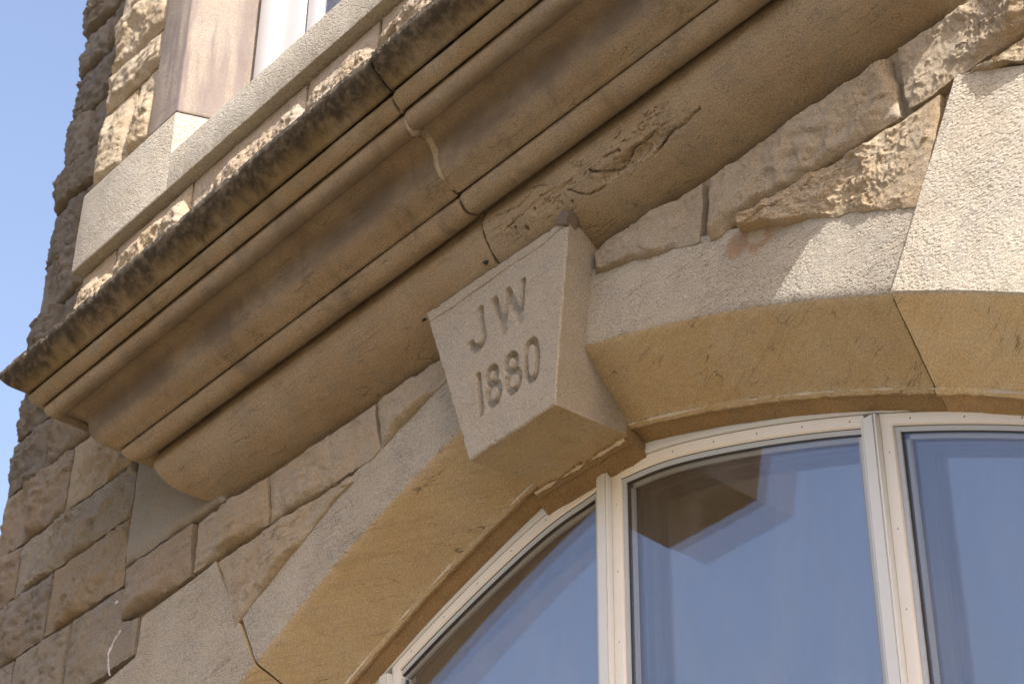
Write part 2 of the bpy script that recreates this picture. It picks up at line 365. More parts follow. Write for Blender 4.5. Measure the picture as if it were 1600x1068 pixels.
# --- left part of the wall: courses read off the photograph, bounded by the building's corner at x = -4.25
CZ = [5.05, 4.69, 4.36, 3.97, 3.61, 3.31, 2.90, 2.54, 2.15, 1.76, 1.415, 1.025, .71, .34, -.10, -.46, -.82, -1.2]
CX = {0: [-4.27, -3.75, -3.2, -2.6], 1: [-4.27, -3.92, -3.3, -2.6], 2: [-4.27, -3.66, -3.1, -2.6], 3: [-4.27, -3.98, -3.4, -2.6], 4: [-4.27, -3.8, -3.1, -2.6], 5: [-4.27, -3.9, -3.3, -2.6],
      6: [-4.27, -3.7, -3.1, -2.6], 7: [-4.27, -3.95, -3.3, -2.6], 8: [-4.27, -3.7, -3.2, -2.84], 9: [-4.27, -3.86, -3.3, -2.84], 10: [-4.27, -3.555, -2.85], 11: [-4.27, -3.975, -2.85],
      12: [-4.27, -3.575, -2.84], 13: [-4.27, -3.85, -3.305], 14: [-4.27, -3.6, -3.12], 15: [-4.27, -3.9, -3.35, -3.0], 16: [-4.27, -3.65, -3.05]}
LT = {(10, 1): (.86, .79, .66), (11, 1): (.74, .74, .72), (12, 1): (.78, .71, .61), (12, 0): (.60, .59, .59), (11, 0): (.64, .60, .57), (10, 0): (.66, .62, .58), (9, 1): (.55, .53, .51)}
sd = 100
for i in range(len(CZ) - 1):
    xs = CX[i]
    for j in range(len(xs) - 1):
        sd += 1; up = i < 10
        tn = LT.get((i, j), tint(-.03, .47 if up else .64))  # upper courses tinted darker: shade beside the bay, plus grime, put into the colour
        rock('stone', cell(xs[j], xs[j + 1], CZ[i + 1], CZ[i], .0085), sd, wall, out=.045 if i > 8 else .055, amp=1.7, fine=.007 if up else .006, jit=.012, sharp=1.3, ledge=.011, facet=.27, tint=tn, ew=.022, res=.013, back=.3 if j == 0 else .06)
# block with the white dribble, stepping round the springer
drib_o, DG = rock('stone', ([(-3.295, .33), (-2.835, .325)], [(-2.835, .325), (-2.815, .145), (-2.672, .118), (-2.664, -.065)], [(-3.29, -.092), (-2.664, -.065)], [(-3.295, .33), (-3.29, -.092)]), 171, wall, out=.03, tint=(.70, .70, .70), res=.011)
# block right of the straight joint
rock('stone', quad((-2.835, .425), (-2.285, .435), (-2.245, .155), (-2.81, .155)), 173, wall, out=.04, tint=(.80, .76, .74), res=.011)
# smooth block beside the end of the cornice
rock('dressed_stone', cell(-2.85, -2.02, .44, 1.03, .004), 175, wall, M_KEY, flat=True, tint=(.66, .64, .61), ew=.012, res=.02, label='smooth flat grey-brown block beside the end of the cornice')
rock('stone', cell(-2.85, -2.02, 1.03, 1.45, .006), 176, wall, tint=tint(), res=.02)
# blocks between the cornice and the arch ring
EXT = lambda x, g=-.030: tuple(apt(x, .315 + g))
def ext_line(xa, xb, n=9): return [EXT(t) for t in np.linspace(xa, xb, n)]
rock('stone', ([(-2.225, .412), (-1.69, .412)], [(-1.69, .412), (-1.65, .165)], [(-2.215, .16), (-2.09, .165), (-1.65, .165)], [(-2.225, .412), (-2.215, .16)]), 181, wall, out=.045, tint=(.96, .91, .84), res=.0085, ew=.03)
rock('stone', ([(-1.675, .412), (-.95, .416)], [(-.95, .416), (-.93, .26)], [(-1.635, .165), (-1.02, .163), *ext_line(-.84, -.80, 2)], [(-1.675, .412), (-1.635, .165)]), 182, wall, base=.004, out=.035, tint=(1.03, .99, .94), res=.0085, ew=.03)
rock('stone', ([(-.93, .416), (-.46, .42)], [(-.46, .42), (-.45, .405)], ext_line(-.79, -.36, 6), [(-.93, .416), (-.91, .272)]), 183, wall, base=.004, out=.03, tint=(1.0, .97, .93), res=.0085, ew=.025)
rock('stone', ([(-2.03, .145), (-1.08, .142)], [(-1.08, .142), (-1.07, .12)], ext_line(-1.72, -.97, 8), [(-2.03, .145), (-1.85, -.165)]), 184, wall, base=.004, out=.04, tint=(1.03, 1.0, .95), res=.0085, ew=.03)
rock('stone', ([(.37, .42), (.925, .418)], [(.925, .418), (.915, .25)], ext_line(.30, .80, 8), [(.37, .42), (.38, .415)]), 185, wall, base=.004, out=.035, tint=(.98, .96, .94), res=.0085, ew=.025)
rock('stone', ([(.955, .418), (1.755, .418)], [(1.755, .418), (1.775, .162)], [*ext_line(.84, .89, 2), (1.04, .163), (1.775, .162)], [(.955, .418), (.962, .24)]), 186, wall, base=.004, fine=.005, out=.05, amp=1.2, tint=(1.04, 1.0, .93), res=.0075, ew=.03)
rock('stone', ([(1.795, .418), (2.62, .42)], [(2.62, .42), (2.62, .17)], [(1.812, .16), (2.0, .165), (2.62, .17)], [(1.795, .418), (1.812, .16)]), 187, wall, fine=.006, out=.034, amp=1.7, tint=(1.08, 1.02, .94), res=.0055, ew=.035)
rock('stone', ([(1.08, .142), (1.925, .145)], [(1.925, .145), (1.785, -.155)], ext_line(.98, 1.685, 8), [(1.08, .142), (1.07, .115)]), 188, wall, base=.004, fine=.006, out=.035, amp=1.4, tint=(1.1, 1.02, .9), res=.005, ew=.03)
rock('stone', ([(2.03, .15), (2.7, .15)], [(2.7, .15), (2.7, -.1)], [tuple(apt(t, .735)) for t in np.linspace(1.86, 2.42, 7)], [(2.03, .15), (2.06, .148)]), 189, wall, out=.018, amp=1.4, tint=(1.1, 1.02, .9), res=.008)
for i, (x0, x1, z0, z1) in enumerate([(2.63, 3.3, .16, .44), (3.31, 4.0, .16, .44), (2.72, 3.4, -.15, .15), (3.41, 4.1, -.15, .15), (2.85, 3.6, .45, .8), (3.61, 4.3, .45, .8)]):
    rock('stone', cell(x0, x1, z0, z1), 200 + i, wall, out=.02, amp=.8, tint=tint(.05), res=.02)

# dribble of droppings lying on that block and the springer
pts = catmull([(-2.868, .265), (-2.85, .235), (-2.80, .107), (-2.838, .075), (-2.868, .035), (-2.876, -.02), (-2.868, -.07), (-2.85, -.105)], 10)
gx, gy, gz = DG
Vd, Fd = [], []
for i, p in enumerate(pts):
    tt = pts[min(i + 1, len(pts) - 1)] - pts[max(i - 1, 0)]; nn = np.array([-tt[1], tt[0]]) / (np.linalg.norm(tt) + 1e-9)
    w = .004 + .006 * abs(perlin(np.array([[i * .23, 2.2, 0]]))[0]) + (.009 if i > 72 or i < 6 else 0)
    if 9 < i < 22 or perlin(np.array([[i * .35, 8.8, 0]]))[0] > .22: w *= .2
    for s, lift in ((-1, .0), (-.5, .005), (.5, .005), (1, .0)):
        q = p + nn * w * s; k_ = np.argmin((gx - q[0]) ** 2 + (gz - q[1]) ** 2); Vd.append((q[0], gy.flat[k_] - .001 - lift, q[1]))
Fd = [f for q_, f in enumerate(grid_faces(len(pts), 4)) if not 7 <= q_ // 3 < 21]
mesh('droppings', Vd, Fd, M_DRIP, wall, True, None, 'white dribble of droppings down a block')

# ------------------------------------------------------------------ the arch ring
arch = empty('window_arch', (0, .15, -1.0), bld, 'smooth sandstone arch ring over the window with protruding carved keystone')
def voussoir(I, E, seed, tn, proud=0.0, label=None, res=.014, capgap=.003):
    """I: intrados x range (a, b); E: polyline of the outer edge from the a end to the b end"""
    r = np.random.default_rng(seed); off = r.uniform(0, 50, 3)
    n = int(abs(I[1] - I[0]) / res) + 6
    n = max(n, 24); xs = np.linspace(I[0], I[1], n); Ex = resample(E, n)
    cols = []
    sec = []   # (kind, value) across: outer edge back, face, arris, splay, ridge, lip, back
    nf = max(6, int(np.linalg.norm(Ex[n // 2] - apt(xs[n // 2], 0)) / .03))
    V = []
    for i, x in enumerate(xs):
        i0 = apt(x, 0.0); e0 = Ex[i]; dv = e0 - i0; L = np.linalg.norm(dv); dv = dv / L
        row = [(e0[0], .07, e0[1]), (e0[0], .005 - proud, e0[1])]
        for f in np.linspace(L - .005, .010, nf): q = i0 + dv * f; row.append((q[0], -proud, q[1]))
        q = i0 + dv * .002; row.append((q[0], .004 - proud * .5, q[1]))
        for f in np.linspace(.06, 1, 14):
            q = apt(x, -.186 * f); row.append((q[0], .268 * f, q[1]))
        for o_, y_ in ((-.198, .271), (-.206, .279), (-.208, .290), (-.201, .299), (-.234, .349), (-.236, .45)):
            q = apt(x, o_); row.append((q[0], y_, q[1]))
        V.append(row)
    V = np.array(V); m_ = V.shape[1]; Q = V + off
    w = np.ones(m_); w[:2] = 0
    d = .0028 * fbm(Q * 7, 3) + .0016 * fbm(Q * 40, 3)
    arr = np.zeros(m_); arr[nf + 2] = 1; arr[nf + 1] = .5; arr[1] = .6; arr[2] = .4
    rid = np.zeros(m_); rid[nf + 16:nf + 21] = 1
    chip = sst(.25, .6, fbm(Q * 16 + 5, 3)); rg = fbm(Q * 24 + 31, 3)
    V[..., 1] += d * w + arr * chip * .007
    V[..., 2] += d * w * .6 + arr * (chip * .006) + rid * rg * .009
    V[..., 0] += d * .4
    F = grid_faces(n, m_)
    P = V.reshape(-1, 3)
    caps = [list(range(m_)), [(n - 1) * m_ + j for j in range(m_)]]
    Vl = P.tolist()
    for ci, cp in enumerate(caps):
        cen = P[cp].mean(0)
        k_ = len(Vl); Vl.append((cen[0], .2, cen[2])); F += [(cp[j], cp[(j + 1) % m_], k_) for j in range(m_)]
    o = mesh('voussoir', Vl, F, M_DRESS, arch, 40, tn, label); o.data.materials.append(M_SOFF); o.data.materials.append(M_LIP)
    lim = n * m_
    for pg in o.data.polygons:
        js = [v % m_ for v in pg.vertices if v < lim]
        if min(js) >= nf + 2 or len(js) < 3: pg.material_index = 1
        if len(js) == 4 and min(js) >= nf + 18: pg.material_index = 2
    return o
arc = lambda a, b, off, n=24: [tuple(apt(t, off)) for t in np.linspace(a, b, n)]
JR0, JR1 = (1.654, 1.661); JL0, JL1 = (-1.666, -1.675)
# short stones beside the keystone
voussoir((.235, JR0), arc(.238, JR0 + .006, .312), 11, (.98, .965, .945), 0.0)
voussoir((-.235, JL0), arc(-.238, JL0 - .01, .322), 12, (.90, .885, .87), 0.0)
# long stones beyond, standing slightly proud
voussoir((JR1, XS), arc(JR1 + .012, XS, .725), 13, (1.28, 1.26, 1.23), .010)
voussoir((JL1, -XS), [(-2.062, .162), (-2.10, .150), (-2.26, .137), (-2.645, .112), (-2.652, -.075), (-2.85, -.108), (-3.1, -.125), (-3.11, -.45), (-3.11, -1.0)], 14, (.90, .88, .85), .004, label='large stepped springer stone cut to fit the wall courses')

def crust(xa, xb, seed, label=None):
    xs = np.linspace(xa, xb, int(abs(xb - xa) / .006)); V = []; n = len(xs)
    for i, x in enumerate(xs):
        q = np.array([[x * 6, seed, .5]]); a_ = float(sst(-.02, .28, fbm(q, 3)[0])); b_ = float(perlin(np.array([[x * 55, seed, 0]]))[0])
        for o_, y_, l_ in ((-.184, .264, .0), (-.190, .267, 1), (-.198, .2715, 1), (-.204, .277, 0)):
            w_ = a_ * (.55 + .45 * b_); oc = -.193 + (o_ + .193) * w_; yc = .2685 + (y_ - .2685) * w_
            p_ = apt(x, oc - .0045 * l_ * a_ + (.006 if w_ < .08 else 0)); V.append((p_[0], yc - .0030 * l_ * a_, p_[1]))
    return mesh('lime_crust', V, grid_faces(n, 4), M_LIME, arch, True)
crust(.26, 2.3, 3.3); crust(-.29, -2.3, 7.7)
# thin pointing standing in the face joint right of the keystone
a0, a1 = np.array(apt(1.6575, .004)), np.array(apt(1.668, .306)); Vj = []
for t_ in np.linspace(0, 1, 40):
    q = a0 + (a1 - a0) * t_; w_ = .0035 + .002 * float(perlin(np.array([[t_ * 9, 3.1, 0]]))[0])
    Vj += [(q[0] - w_, .0, q[1]), (q[0] - w_ * .5, -.0045, q[1]), (q[0] + w_ * .5, -.0045, q[1]), (q[0] + w_, .0, q[1])]
mesh('mortar_joint', Vj, grid_faces(40, 4), M_LIME, arch, True)
# keystone with the carved letters
KEY = [(-.432, .522), (.392, .505), (.279, -.224), (-.186, -.236)]      # TL, TR, BR, BL of the face
ST = []
def stroke(P, w=.018, d=.026, smooth=True, closed=False): ST.append((catmull(P, 10, closed) if smooth else np.array(P, float), w, d))
stroke([(-.106, .366), (-.102, .303), (-.092, .255), (-.098, .222), (-.125, .209), (-.150, .219), (-.163, .243)], .0190)
stroke([(-.026, .364), (.025, .210)], 0.0195, smooth=False); stroke([(.025, .210), (.050, .362)], 0.0150, smooth=False)
stroke([(.052, .362), (.115, .210)], 0.0195, smooth=False); stroke([(.115, .210), (.139, .362)], 0.0150, smooth=False)
stroke([(-.128, .087), (-.112, -.070)], 0.0180, smooth=False)
for cx, k_ in ((-.045, 1.0), (.063, 1.06)):
    a = np.linspace(0, 2 * math.pi, 28, endpoint=True)
    sl = .05
    top = [(cx + .026 * k_ * math.sin(t) - .004, .052 + .034 * math.cos(t)) for t in a]; bot = [(cx + .033 * k_ * math.sin(t) + .004, -.027 + .041 * math.cos(t)) for t in a]
    stroke(top, .0140, smooth=False); stroke(bot, .0150, smooth=False)
a = np.linspace(0, 2 * math.pi, 40); ze = []
for t in a:
    c_, s_ = math.cos(t), math.sin(t); ze.append((.167 + .031 * np.sign(s_) * abs(s_) ** .7 + .05 * 0, .01 + .078 * np.sign(c_) * abs(c_) ** .8))
stroke(ze, .0150, smooth=False)
def keystone():
    n, k = 210, 200
    TL, TRr, BR, BL = [np.array(p) for p in KEY]
    u = np.linspace(0, 1, n)[:, None, None]; v = np.linspace(0, 1, k)[None, :, None]
    S = (1 - u) * (1 - v) * TL + u * (1 - v) * TRr + u * v * BR + (1 - u) * v * BL
    X, Z = S[..., 0].copy(), S[..., 1].copy(); yf = lambda Z: -.12 - .035 * (Z + .23) / .76
    Q = np.stack([X, 0 * X, Z], -1) + 11
    edge = np.minimum(np.minimum(u[..., 0], 1 - u[..., 0]) * .6, np.minimum(v[..., 0], 1 - v[..., 0]) * .75)
    Y = yf(Z) + .0025 * fbm(Q * 9, 3) + .0015 * fbm(Q * 50, 3)
    Y += .006 * (1 - sst(0, .006, edge)) + .009 * (1 - sst(0, .02, edge)) * sst(.1, .5, fbm(Q * 20 + 8, 3))
    g = np.zeros_like(X)
    for P, w, d in ST:
        q = seg_dist(X + .0012 * perlin(Q * 60), Z, P); g = np.maximum(g, d * (1 - sst(w * .62, w * 1.05, q)))
    crack = seg_dist(X + .006 * perlin(Q * 9), Z + .006 * perlin(Q * 9 + 3), np.array([(-.42, .470), (-.2, .463), (.02, .468), (.25, .462), (.36, .476), (.39, .47)]))
    g = np.maximum(g, .006 * (1 - sst(.001, .0045, crack)))
    Y += g
    X += .004 * perlin(Q * 14) * (1 - sst(0, .03, edge)); Z += .004 * perlin(Q * 14 + 9) * (1 - sst(0, .03, edge))
    V = np.stack([X, Y, Z], -1).reshape(-1, 3).tolist(); F = grid_faces(n, k)
    ring = [i * k for i in range(n)] + [(n - 1) * k + j for j in range(1, k)] + [i * k + k - 1 for i in range(n - 2, -1, -1)] + [j for j in range(k - 2, 0, -1)]
    R = len(ring)
    # the body runs back to the window; its section narrows to the arch opening
    back = [(-.345, .40), (.345, .40), (.262, .0), (.222, -.168), (-.228, -.182), (-.27, .0)]
    prev = ring
    levels = [(.03, .16), (.10, .32), (.18, .55), (.26, .78), (.33, .94), (.37, 1.0)]      # (distance behind the face, how far towards the back section)
    def bk(px, pz):
        # same relative place in the back section: linear in height
        hz = (pz + .236) / .758; zb = -.175 + hz * .64
        fr = np.interp(pz, [-.236, .522], [-.186, -.432]); fl = np.interp(pz, [-.224, .505], [.279, .392])
        t = (px - fr) / (fl - fr); bl = np.interp(zb, [-.18, 0, .45], [-.236, -.262, -.35]); br = np.interp(zb, [-.17, 0, .45], [.226, .258, .345])
        return bl + t * (br - bl), zb
    base = [V[i] for i in ring]
    for dy, f in levels:
        b0 = len(V)
        for (x, y, z) in base:
            xb, zb = bk(x, z); q = np.array([[x * 9 + 3, dy * 9, z * 9]]); nz = .004 * float(perlin(q)[0]) + .002 * float(perlin(q * 4)[0])
            V.append((x + (xb - x) * f + nz, y + dy, z + (zb - z) * f + nz))
        F += [(prev[i], prev[(i + 1) % R], b0 + (i + 1) % R, b0 + i) for i in range(R)]
        prev = list(range(b0, b0 + R))
    # worn ridge, then the lip down to the frame
    for dy, dz in ((.378, -.008), (.392, -.022), (.402, -.026), (.412, -.020), (.470, -.062), (.56, -.062)):
        b0 = len(V)
        for (x, y, z) in base:
            xb, zb = bk(x, z); s = 1 - sst(-.2, .0, np.array(z)); q = np.array([[x * 16 + 3, 1.5, z * 16]])
            lx = float(np.interp(xb, [-.236, .226], [-.296, .234])) if z < .1 else xb; tt_ = min(1, max(0, (dy - .38) / .03)); V.append((xb + (lx - xb) * tt_ * float(s), y + dy, zb + dz * float(s) + .006 * float(perlin(q)[0]) * float(s)))
        F += [(prev[i], prev[(i + 1) % R], b0 + (i + 1) % R, b0 + i) for i in range(R)]
        prev = list(range(b0, b0 + R))
    F.append(tuple(prev))
    return V, F
V, F = keystone()
kc = []
xk = np.linspace(-.262, .222, 90)
for x in xk:
    a_ = float(sst(-.12, .2, fbm(np.array([[x * 7, 4.2, .5]]), 3)[0])); b_ = .5 + .5 * float(perlin(np.array([[x * 60, 1.2, 0]]))[0]); w_ = .0075 * a_ * (.4 + b_)
    zk = -.187 + .02 * x; yk = .262
    kc += [(x, yk - w_, zk + w_ * .3 + .001), (x, yk - w_ * .4, zk - .004 * a_), (x, yk + w_ * .5, zk - .005 * a_), (x, yk + w_, zk - w_ * .6)]
ko = mesh('keystone', V, F, M_KEY, arch, 48, (.89, .875, .86), 'keystone carved with JW 1880'); ko.data.materials.append(M_SOFF); ko.data.materials.append(M_LIP)
for pg in ko.data.polygons:
    if pg.normal.z < -.35 and abs(pg.normal.y) < .93 and pg.center.y > -.1: pg.material_index = 1
    if pg.center.y > .262 and pg.center.z < .0: pg.material_index = 2

mesh('lime_crust', kc, grid_faces(90, 4), M_LIME, arch, True)
def lump(name, c, r, seed, mat, parent, label=None, sq=(1, 1, 1), sub=2):
    bm = bmesh.new(); bmesh.ops.create_icosphere(bm, subdivisions=sub, radius=1)
    V = np.array([v.co[:] for v in bm.verts]); F = [[v.index for v in f.verts] for f in bm.faces]; bm.free()
    V = V * (1 + .8 * perlin(V * 1.7 + seed))[:, None] * r * np.array(sq) + np.array(c)
    return mesh(name, V, F, mat, parent, True, None, label)
# slate packing at the keystone's upper right corner, and two black clips
bm = bmesh.new(); bmesh.ops.create_cube(bm, size=1); bmesh.ops.bevel(bm, geom=bm.edges[:], offset=.08, segments=1, affect='EDGES')
V = np.array([v.co[:] for v in bm.verts]); F = [[v.index for v in f.verts] for f in bm.faces]; bm.free()
V[:, 0] *= np.where(V[:, 2] > 0, .85, 1.0); V = V * np.array([.058, .06, .055]); ca, sa = math.cos(-.55), math.sin(-.55)
V = np.stack([V[:, 0] * ca - V[:, 2] * sa, V[:, 1], V[:, 0] * sa + V[:, 2] * ca], 1) + np.array([.372, -.135, .508])
mesh('slate_packer', V, F, M_SLATE, arch, False, None, 'dark slate wedge packed at the top corner of the keystone')
for c in ((-.060, -.165, .548), (-.445, -.150, .500)):
    lump('clip', c, .0105, c[0] * 9, M_BLACK, arch, None, (1.25, .7, .8), 1)

# ------------------------------------------------------------------ the cornice carrying the bay
corn = empty('cornice', (0, -.3, .455), bld, 'deep moulded sandstone cornice with dark weathered top edge')
GP = [[(-.03, .448), (.0, .455), (.045, .474), (.09, .497), (.137, .531), (.182, .580), (.208, .625), (.220, .665), (.206, .737)],
      [(.206, .737), (.245, .699), (.285, .688), (.317, .711), (.331, .745), (.298, .804)],
      [(.298, .804), (.334, .753), (.37, .764), (.405, .783), (.430, .810), (.445, .85), (.452, .888), (.468, .922), (.497, .944), (.535, .951)],
      [(.535, .951), (.538, .937), (.558, .929), (.580, .935), (.597, .955), (.605, .985), (.588, 1.036)],
      [(.588, 1.036), (.612, .998), (.635, 1.0), (.657, 1.022), (.664, 1.05), (.638, 1.102)],
      [(.638, 1.102), (.668, 1.070), (.70, 1.088), (.735, 1.112), (.757, 1.134), (.769, 1.150)],
      [(.769, 1.150), (.776, 1.168), (.775, 1.192)], [(.775, 1.192), (.74, 1.205), (.6, 1.235), (.40, 1.262)]]
PROF = np.concatenate([catmull(g_, 12 if i_ == 0 else 6)[:-1] for i_, g_ in enumerate(GP)] + [np.array([GP[-1][-1]])])
XL, XR = -2.089, 2.0
def cornice_block(x0, x1, mitre, seed, nx, tn, dp=0.0, dz=0.0, erode=None):
    """one length of the cornice from the joint x0 to the end x1; mitre -1 / +1 = side on which it returns to the wall"""
    off = np.array([seed * 3.1, seed * 1.7, .3]); np_ = len(PROF)
    p = PROF[:, 0] + dp * sst(.02, .2, PROF[:, 0]); z = PROF[:, 1] + dz
    tg = np.gradient(PROF, axis=0); nr = np.stack([tg[:, 1], -tg[:, 0]], 1); nr /= np.linalg.norm(nr, axis=1)[:, None]   # outward (p, z)
    t = np.linspace(0, 1, nx)[:, None]; xe = x1 + mitre * PROF[:, 0][None]
    x0 = x0 + .007 * perlin(np.stack([PROF[:, 0] * 31, PROF[:, 1] * 31, 0 * PROF[:, 0] + seed], -1))[None]; X = x0 + (xe - x0) * t; Y = -p[None] * np.ones((nx, 1)); Z = z[None] * np.ones((nx, 1))
    # return to the wall
    nr_y = 26; tr = np.linspace(0, 1, nr_y)[1:, None]
    Xr = (x1 + mitre * p)[None] * np.ones((nr_y - 1, 1)); Yr = -p[None] + (p[None] + .03) * tr; Zr = z[None] * np.ones((nr_y - 1, 1))
    S = np.concatenate([np.stack([X, Y, Z], -1), np.stack([Xr, Yr, Zr], -1)]); n = len(S); Q = S + off
    w = np.ones(np_) * sst(-.01, .03, PROF[:, 0])
    h = .0035 * fbm(Q * 2.2, 3) + .0022 * fbm(Q * 11, 3) + .0012 * fbm(Q * 60, 2)
    top = sst(1.125, 1.19, PROF[:, 1])[None]
    chip = sst(.05, .5, fbm(Q * np.array([17, 7, 7]) + 3, 4)); h = h - top * (.009 * chip + .006 * np.abs(fbm(Q * 45, 2)))
    nib = sst(.32, .6, fbm(Q * 13 + 77, 3)); arris = np.zeros(np_)
    for gi in range(len(GP)): pass
    if erode is not None:
        h = h - erode(S, Q)
    sgn = np.where(np.arange(n) < nx, 0.0, 1.0)[:, None]
    mit = np.clip((np.arange(n)[:, None] - nx + 1) / 3 + .5, 0, 1)
    S[..., 1] -= nr[None, :, 0] * h * w * (1 - mit); S[..., 0] += mitre * nr[None, :, 0] * h * w * mit
    S[..., 2] += nr[None, :, 1] * h * w - top * .008 * chip
    # rounded arris at the joint
    ja = np.exp(-np.arange(n) / 1.3)[:, None] * .004; S[..., 1] += ja * nr[None, :, 0] * w; S[..., 2] -= ja * nr[None, :, 1] * w
    V = S.reshape(-1, 3).tolist(); F = grid_faces(n, np_)
    k_ = len(V); V.append((float(x0.mean()), -.1, .95)); F += [(j, j + 1, k_) for j in range(np_ - 1)]     # joint face
    # top bed
    return mesh('cornice_block', V, F, M_CORN, corn, 50, tn)
CR = [[(1.08, .556), (.991, .548), (.929, .549), (.859, .533), (.791, .53), (.707, .545), (.654, .547), (.598, .57), (.552, .598)], [(.92, .57), (.89, .575), (.805, .575), (.76, .575), (.704, .553)],
      [(.43, .587), (.492, .544), (.581, .531)], [(.232, .692), (.323, .656), (.391, .617)], [(-.006, .667), (.08, .659), (.183, .637), (.262, .652)], [(.10, .60), (.231, .61), (.316, .594), (.379, .57)], [(.604, .607), (.706, .593)],
      [(.30, .625), (.40, .60), (.47, .607)]]
def erode(S, Q):
    x, z = S[..., 0], S[..., 2]
    jx = x + .006 * perlin(Q * 33); jz = z + .012 * fbm(Q * 15 + 2, 5, 2.2, .62)
    e = np.zeros_like(x)
    for i, P_ in enumerate(CR):
        q = seg_dist(jx, jz, np.array(P_)); wob = .6 + .8 * np.clip(.5 + perlin(Q * 12 + i), 0, 1)
        dep = (.018 if i < 2 else .009) * sst(-.25, .15, perlin(Q * np.array([7, 7, 7]) + 3.3 * i))
        e = np.maximum(e, dep * wob * (1 - sst(.0006, .0052 if i < 2 else .0036, q)))
    # scaled-off hollow between the two main cracks, in thin steps
    c_ = np.exp(-(((x - .76) / .21) ** 2 + ((z - .556) / .024) ** 2)); N = c_ + .5 * fbm(Q * np.array([13, 8, 40]), 5, 2.1, .6)
    st = .005 * sst(.40, .43, N) + .006 * sst(.58, .61, N) + .008 * sst(.80, .83, N) + .010 * sst(.35, .6, N) * fbm(Q * 52, 3)
    c2 = np.exp(-(((x - .33) / .22) ** 2 + ((z - .60) / .05) ** 2)); N2 = c2 + .5 * fbm(Q * np.array([10, 6, 28]) + 7, 4); st2 = .005 * sst(.75, .8, N2)
    for hx, hz, r_ in ((.141, .585, .007), (.185, .564, .011), (.255, .60, .006), (.424, .552, .006), (.706, .593, .008)):
        e = np.maximum(e, .022 * (1 - sst(r_ * .5, r_, np.hypot(x - hx, (z - hz) * 1.3))))
    rn = np.abs(fbm(Q * np.array([4.5, 5, 34]) + 31, 4, 2.1, .6)); mk = sst(.02, .12, x) * sst(1.15, .85, x) * sst(.515, .545, z) * sst(.70, .63, z) * sst(-.1, .25, fbm(Q * 6 + 3, 2))
    return e + st + st2 + mk * (.008 * (1 - sst(.0, .05, rn)) + .004 * np.abs(fbm(Q * 45, 3)))
cornice_block(-.023, XL, -1, 3, 300, (1.0, .98, .95))
cornice_block(-.010, XR, 1, 4, 620, (.98, .985, .98), dp=.006, dz=.002, erode=erode)
# cement smeared over the joint
def joint_strip():
    V, F = [], []; np_ = len(PROF); k = 7
    tg = np.gradient(PROF, axis=0); nr = np.stack([tg[:, 1], -tg[:, 0]], 1); nr /= np.linalg.norm(nr, axis=1)[:, None]
    for j in range(8, np_ - 8):
        p, z = PROF[j]; wd = .007 + .016 * float(sst(.40, .45, np.array(p)) * sst(.60, .54, np.array(p))) + .006 * float(perlin(np.array([[j * .31, 0, 4.4]]))[0])
        dx = .004 * float(perlin(np.array([[j * .17, 3.3, 0]]))[0])
        for q in np.linspace(-1, 1, k):
            hgt = (-.006 + .014 * (1 - q * q) * (.35 + .65 * float(sst(.38, .45, np.array(p)) * sst(.62, .55, np.array(p)))) + .003 * float(perlin(np.array([[q * 2, j * .4, 1.1]]))[0])) - (.012 if p < .36 or p > .62 else 0)
            V.append((-.015 + dx + q * max(wd, .004), -(p + nr[j, 0] * hgt), z + nr[j, 1] * hgt))
    return V, grid_faces(np_ - 16, k)
V, F = joint_strip(); mesh('mortar_joint', V, F, M_MORT, corn, True, None, 'cement pointing smeared over the cornice joint')

# ------------------------------------------------------------------ the bay above
bay = empty('projecting_bay', (0, -.3, 1.25), bld, 'sunlit upper bay of rugged blocks corbelled out over the cornice')
BY, BX = -.545, -2.635
def core(name, x0, x1, y0, y1, z0, z1, mat=M_MORT): V, F = box_vf(x0, x1, y0, y1, z0, z1); return mesh(name, V, F, mat, bay, False)
core('mortar_bed', BX + .02, 2.62, BY + .04, .02, 1.24, 1.90)
core('mortar_bed', BX + .02, -1.9, BY + .02, .02, 1.90, 9.0); core('mortar_bed', 1.9, 2.62, BY + .02, .02, 1.90, 9.0)
xs = [BX - .01, -2.325, -1.675, -.80, -.30, .22, .8, 1.5, 2.1, 2.63]
for i in range(len(xs) - 1):
    rock('stone', cell(xs[i], xs[i + 1], 1.27, 1.722, .010), 300 + i, bay, y0=BY + .012, lean=.75, out=.055, amp=1.5, fine=.007, tint=(1.12, 1.06, .98) if i < 2 else (1.08, 1.02, .97), res=.0075 if i < 5 else .03, ew=.05, back=.1)
zs = [2.215, 2.715, 2.965, 3.335, 3.72, 4.1, 4.5, 4.95]
for i in range(len(zs) - 1):
    parts = [(BX - .015, -2.33), (-2.32, -2.085)] if i == 0 else [(BX - .015, -2.085)]
    for j, (a_, b_) in enumerate(parts):
        rock('stone', cell(a_, b_, zs[i], zs[i + 1], .008), 340 + 3 * i + j, bay, y0=BY, out=.05, amp=1.3, tint=(1.10, 1.05, .96), res=.008, ew=.05, back=.1)
